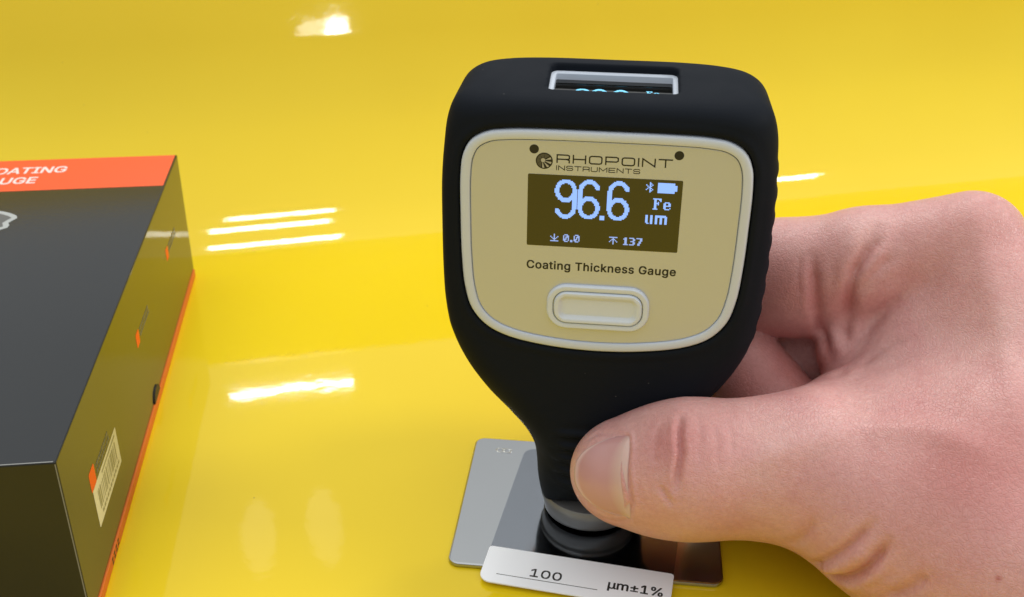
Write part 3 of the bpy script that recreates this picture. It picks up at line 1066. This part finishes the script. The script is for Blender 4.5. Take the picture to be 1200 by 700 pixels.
# (points along the line, depth, width, lip): depth < 0 raises a tendon or vein instead
CREASES = [
    ([(16.0, -23.9, 43.7), (15.3, -28.4, 42.2), (15.4, -31.7, 40.1), (14.7, -34.1, 37.1), (14.5, -35.6, 34.3)], .75, .7, .6),
    ([(11.3, -34.2, 34.0), (12.5, -35.4, 32.4), (13.7, -36.2, 30.7)], .4, .6, .3),
    ([(11.8, -25.1, 42.0), (10.7, -28.3, 40.1), (10.4, -31.6, 37.2)], .2, .9, .2),
    ([(22.3, -26.6, 43.6), (22.7, -30.5, 41.8), (22.3, -34.1, 38.6)], .16, .6, .3),
    ([(19.4, -24.8, 44.0), (19.4, -29.7, 42.2), (18.8, -33.6, 38.9)], .18, .6, .3),
    ([(25.7, -26.9, 43.4), (25.4, -31.9, 40.8)], .14, .6, .3),
    ([(60.1, 7.1, 71.5), (57.3, 4.2, 68.0), (55.4, 2.7, 64.6), (54.8, 1.8, 58.3), (55.5, 2.0, 48.6), (52.1, -8.8, 44.7)], 1.1, 1.3, .45),
    ([(47.5, 7.7, 63.9), (47.7, 5.0, 59.6), (48.8, 4.0, 53.8), (51.1, 5.7, 46.8), (52.6, 1.4, 42.7)], 1.0, 1.2, .4),
    ([(45.0, 9.1, 63.8), (44.6, 6.4, 59.9), (45.2, 4.8, 55.5)], .22, .8, .2),
    ([(55.0, 2.2, 62.8), (57.4, 2.8, 66.3), (60.5, 5.1, 70.2)], .55, .9, .5),
    ([(56.2, -0.4, 46.0), (58.7, 0.4, 49.0), (62.8, 0.4, 55.7), (65.7, -0.5, 59.6)], .5, 1.2, .5),
    ([(56.5, -6.4, 45.4), (59.2, -6.2, 47.4), (62.2, -6.7, 50.5), (65.1, -7.8, 52.7)], .4, 1.1, .5),
    ([(56.8, 1.1, 58.7), (58.6, 1.2, 63.4), (62.6, 2.0, 67.5)], .4, 1.0, .5),
    ([(42.6, -37.5, 16.5), (43.5, -40.6, 19.9), (44.2, -43.5, 23.9), (45.5, -45.5, 27.4), (47.0, -46.6, 30.7), (48.4, -46.9, 33.5), (49.7, -46.8, 35.9)], 1.0, .95, .2),
    ([(45.0, -40.5, 16.5), (46.0, -43.2, 18.8), (46.9, -45.4, 20.6), (47.8, -47.1, 22.6), (48.9, -48.7, 25.4), (50.1, -49.7, 28.5), (51.1, -50.1, 31.3), (52.0, -50.0, 33.7)], 1.5, 1.0, .2),
    ([(44.2, -40.5, 18.0), (45.0, -43.5, 21.2), (46.2, -45.8, 24.3), (47.9, -47.6, 27.6), (49.5, -48.5, 31.0)], -.7, 1.9, 0),
    ([(48.0, -44.5, 17.5), (49.3, -48.0, 20.8), (51.0, -50.5, 25.0), (52.5, -51.7, 29.0)], -.5, 2.0, 0),
    ([(53.3, -52.0, 22.5), (54.7, -53.8, 25.1), (56.3, -55.4, 28.3), (57.9, -56.3, 31.6)], .7, 1.1, .3),
    ([(50.2, -49.0, 21.4), (51.6, -51.0, 24.6), (53.0, -52.3, 28.3)], .25, .9, .3),
    ([(38.1, -36.8, 21.6), (39.4, -39.1, 25.0), (40.4, -40.3, 28.2), (41.1, -40.6, 31.1)], .45, 1.1, .3),
    ([(25.6, -33.8, 39.1), (38.9, -32.2, 43.2), (50.5, -30.5, 46.2), (61.5, -36.2, 49.4), (70.8, -45.3, 50.2)], -.7, 3.2, 0),
    ([(78.5, 0.0, 76.1), (78.4, -10.6, 68.1), (78.0, -25.7, 59.2), (75.6, -41.0, 53.9)], -.5, 2.8, 0),
    ([(3.5, -21.7, 37.6), (5.4, -24.0, 38.4), (5.5, -27.1, 37.0), (5.1, -29.2, 34.7), (5.4, -31.0, 32.3), (6.2, -32.6, 28.7), (6.0, -32.1, 24.1)], .45, .55, .9),
    ([(6.1, -31.9, 23.6), (3.8, -29.4, 21.0), (0.8, -27.3, 20.3)], .25, .5, .8),
    ([(-2.1, -18.3, 33.5), (-0.1, -18.4, 35.4), (3.5, -21.5, 37.6)], .2, .5, .6),
]
dsp = np.zeros(nv, np.float32)
for pts_, dep, wid, lp_ in CREASES:
    pts_ = np.array(pts_, np.float32)
    lo, hi = pts_.min(0) - 5 * wid, pts_.max(0) + 5 * wid
    sel = np.where(((co > lo) & (co < hi)).all(1))[0]
    if not len(sel):
        continue
    q_ = co[sel]
    best = np.full(len(sel), 1e9, np.float32)
    par = np.zeros(len(sel), np.float32)
    L = np.concatenate([[0], np.cumsum(np.linalg.norm(np.diff(pts_, axis=0), axis=1))])
    for k_ in range(len(pts_) - 1):
        e_ = pts_[k_ + 1] - pts_[k_]
        t_ = np.clip(((q_ - pts_[k_]) @ e_) / (e_ @ e_), 0, 1)
        dd = np.linalg.norm(q_ - pts_[k_] - t_[:, None] * e_, axis=1)
        m_ = dd < best
        best[m_] = dd[m_]
        par[m_] = (L[k_] + t_[m_] * (L[k_ + 1] - L[k_])) / L[-1]
    taper = np.clip(np.minimum(par, 1 - par) * 5 + .25, 0, 1)
    dsp[sel] += taper * dep * (-np.exp(-(best / wid) ** 2) + lp_ * .5 * np.exp(-((best - 2.2 * wid) / wid) ** 2))
co2 = co + no * dsp[:, None]
me.vertices.foreach_set('co', (co2 * MM).astype(np.float32).ravel())

# blood flush: redder knuckles, finger ends and a patch on the back of the hand
FLUSH = [((12.3, -29.0, 40.6), 6.5, .5), ((20, -31, 41), 8, .22), ((61.8, -47.4, 44.9), 15, .42), ((75, -45, 48), 14, .35), ((43.6, 6.0, 58.0), 9, .4), ((36.8, 1.0, 35.1), 10, .6), ((51.9, 5.1, 37.6), 9, .65), ((78.5, -1.9, 74.5), 13, .3), ((41.4, -38.0, 39.4), 9, .12), ((56, 3, 56), 5, .35), ((67.2, -62.5, 36.6), .5, .8)]
fl = np.zeros(nv, np.float32)
for c_, r_, a_ in FLUSH:
    fl += 1.3 * a_ * np.exp(-((co2 - np.array(c_)) ** 2).sum(1) / r_ ** 2)
fl += np.clip(-dsp - .15, 0, 1) * .45  # pressed-in creases are tinted darker red as well
at = me.attributes.new('flush', 'FLOAT', 'POINT')
at.data.foreach_set('value', np.clip(fl, 0, 1).astype(np.float32))
me.polygons.foreach_set('use_smooth', [True] * len(me.polygons))
me.update()

# thumb nail: a curved plate lying on the end of the thumb
from mathutils.bvhtree import BVHTree
bvh = BVHTree.FromPolygons([Vector(c) for c in co.tolist()], [tuple(p.vertices) for p in me.polygons])
NN = Vector((-.60, -.70, .39)).normalized()
NB = Vector((-.03, .46, .89))
NB = (NB - NN * NB.dot(NN)).normalized()
NA = NB.cross(NN).normalized()
if NA.x > 0:
    NA = -NA
NC = Vector((5.3, -28.6, 31.6)) - NA * 1.3
na, nb, LN, WN = 26, 34, 13.5, 8.9
grid = np.zeros((na + 1, nb + 1, 3))
tone = np.zeros((na + 1, nb + 1))
for i in range(na + 1):
    for j in range(nb + 1):
        t_ = -1 + 2 * j / nb
        s_ = i / na
        edge = LN * (1 - abs(t_) ** 2.6 * .62)
        a_ = s_ * edge + .9 * abs(t_) ** 4 * (1 - s_)
        b_ = t_ * WN * (1 - .10 * s_ - .05 * (1 - s_) * (1 - s_))
        o_ = NC + NA * a_ + NB * b_
        hit = bvh.ray_cast(o_ + NN * 25, -NN)
        grid[i, j] = hit[0] if hit[0] is not None else o_
        tone[i, j] = s_
hgt = (grid - np.array(NC)) @ np.array(NN)
for _ in range(30):
    pd_ = np.pad(hgt, 1, mode='edge')
    lap = (pd_[2:, 1:-1] + pd_[:-2, 1:-1] + pd_[1:-1, 2:] + pd_[1:-1, :-2]) / 4
    hgt = hgt * .4 + lap * .6
    # keep the rim close to the flesh
base_h = (grid - np.array(NC)) @ np.array(NN)
ii, jj = np.mgrid[0:na + 1, 0:nb + 1]
rim = np.minimum(np.minimum(ii / 3.0, (nb / 2 - np.abs(jj - nb / 2)) / 3.0), 1)
lift = -.14 + .34 * np.clip(rim, 0, 1) + .12 * (ii / na)
newh = np.maximum(hgt, base_h) * np.clip(rim, 0, 1) + base_h * (1 - np.clip(rim, 0, 1)) + lift
grid = grid + (newh - base_h)[:, :, None] * np.array(NN)
vs = [tuple(p) for p in grid.reshape(-1, 3)]
W1 = nb + 1
fs = [(i * W1 + j, i * W1 + j + 1, (i + 1) * W1 + j + 1, (i + 1) * W1 + j) for i in range(na) for j in range(nb)]
border = [(0, j) for j in range(nb)] + [(i, nb) for i in range(na)] + [(na, j) for j in range(nb, 0, -1)] + [(i, 0) for i in range(na, 0, -1)]
b0 = len(vs)
tn = list(tone.reshape(-1))
for i, j in border:
    p = grid[i, j] - np.array(NN) * .75 + np.array(NA) * (-.25 if i == na else 0)
    vs.append(tuple(p))
    tn.append(tone[i, j])
nbd = len(border)
for k in range(nbd):
    a_, b_ = border[k], border[(k + 1) % nbd]
    fs.append((a_[0] * W1 + a_[1], b_[0] * W1 + b_[1], b0 + (k + 1) % nbd, b0 + k))
nail = pydata('thumb_nail', vs, fs, M_nail, hand, True)
bm = bmesh.new()
bm.from_mesh(nail.data)
bmesh.ops.recalc_face_normals(bm, faces=bm.faces)
bm.normal_update()
fc = max(bm.faces, key=lambda f_: f_.calc_area())
if sum((f_.normal.dot(NN) for f_ in bm.faces)) < 0:
    bmesh.ops.reverse_faces(bm, faces=bm.faces)
bm.to_mesh(nail.data)
bm.free()
ta = nail.data.attributes.new('tone', 'FLOAT', 'POINT')
ta.data.foreach_set('value', np.array(tn, np.float32))
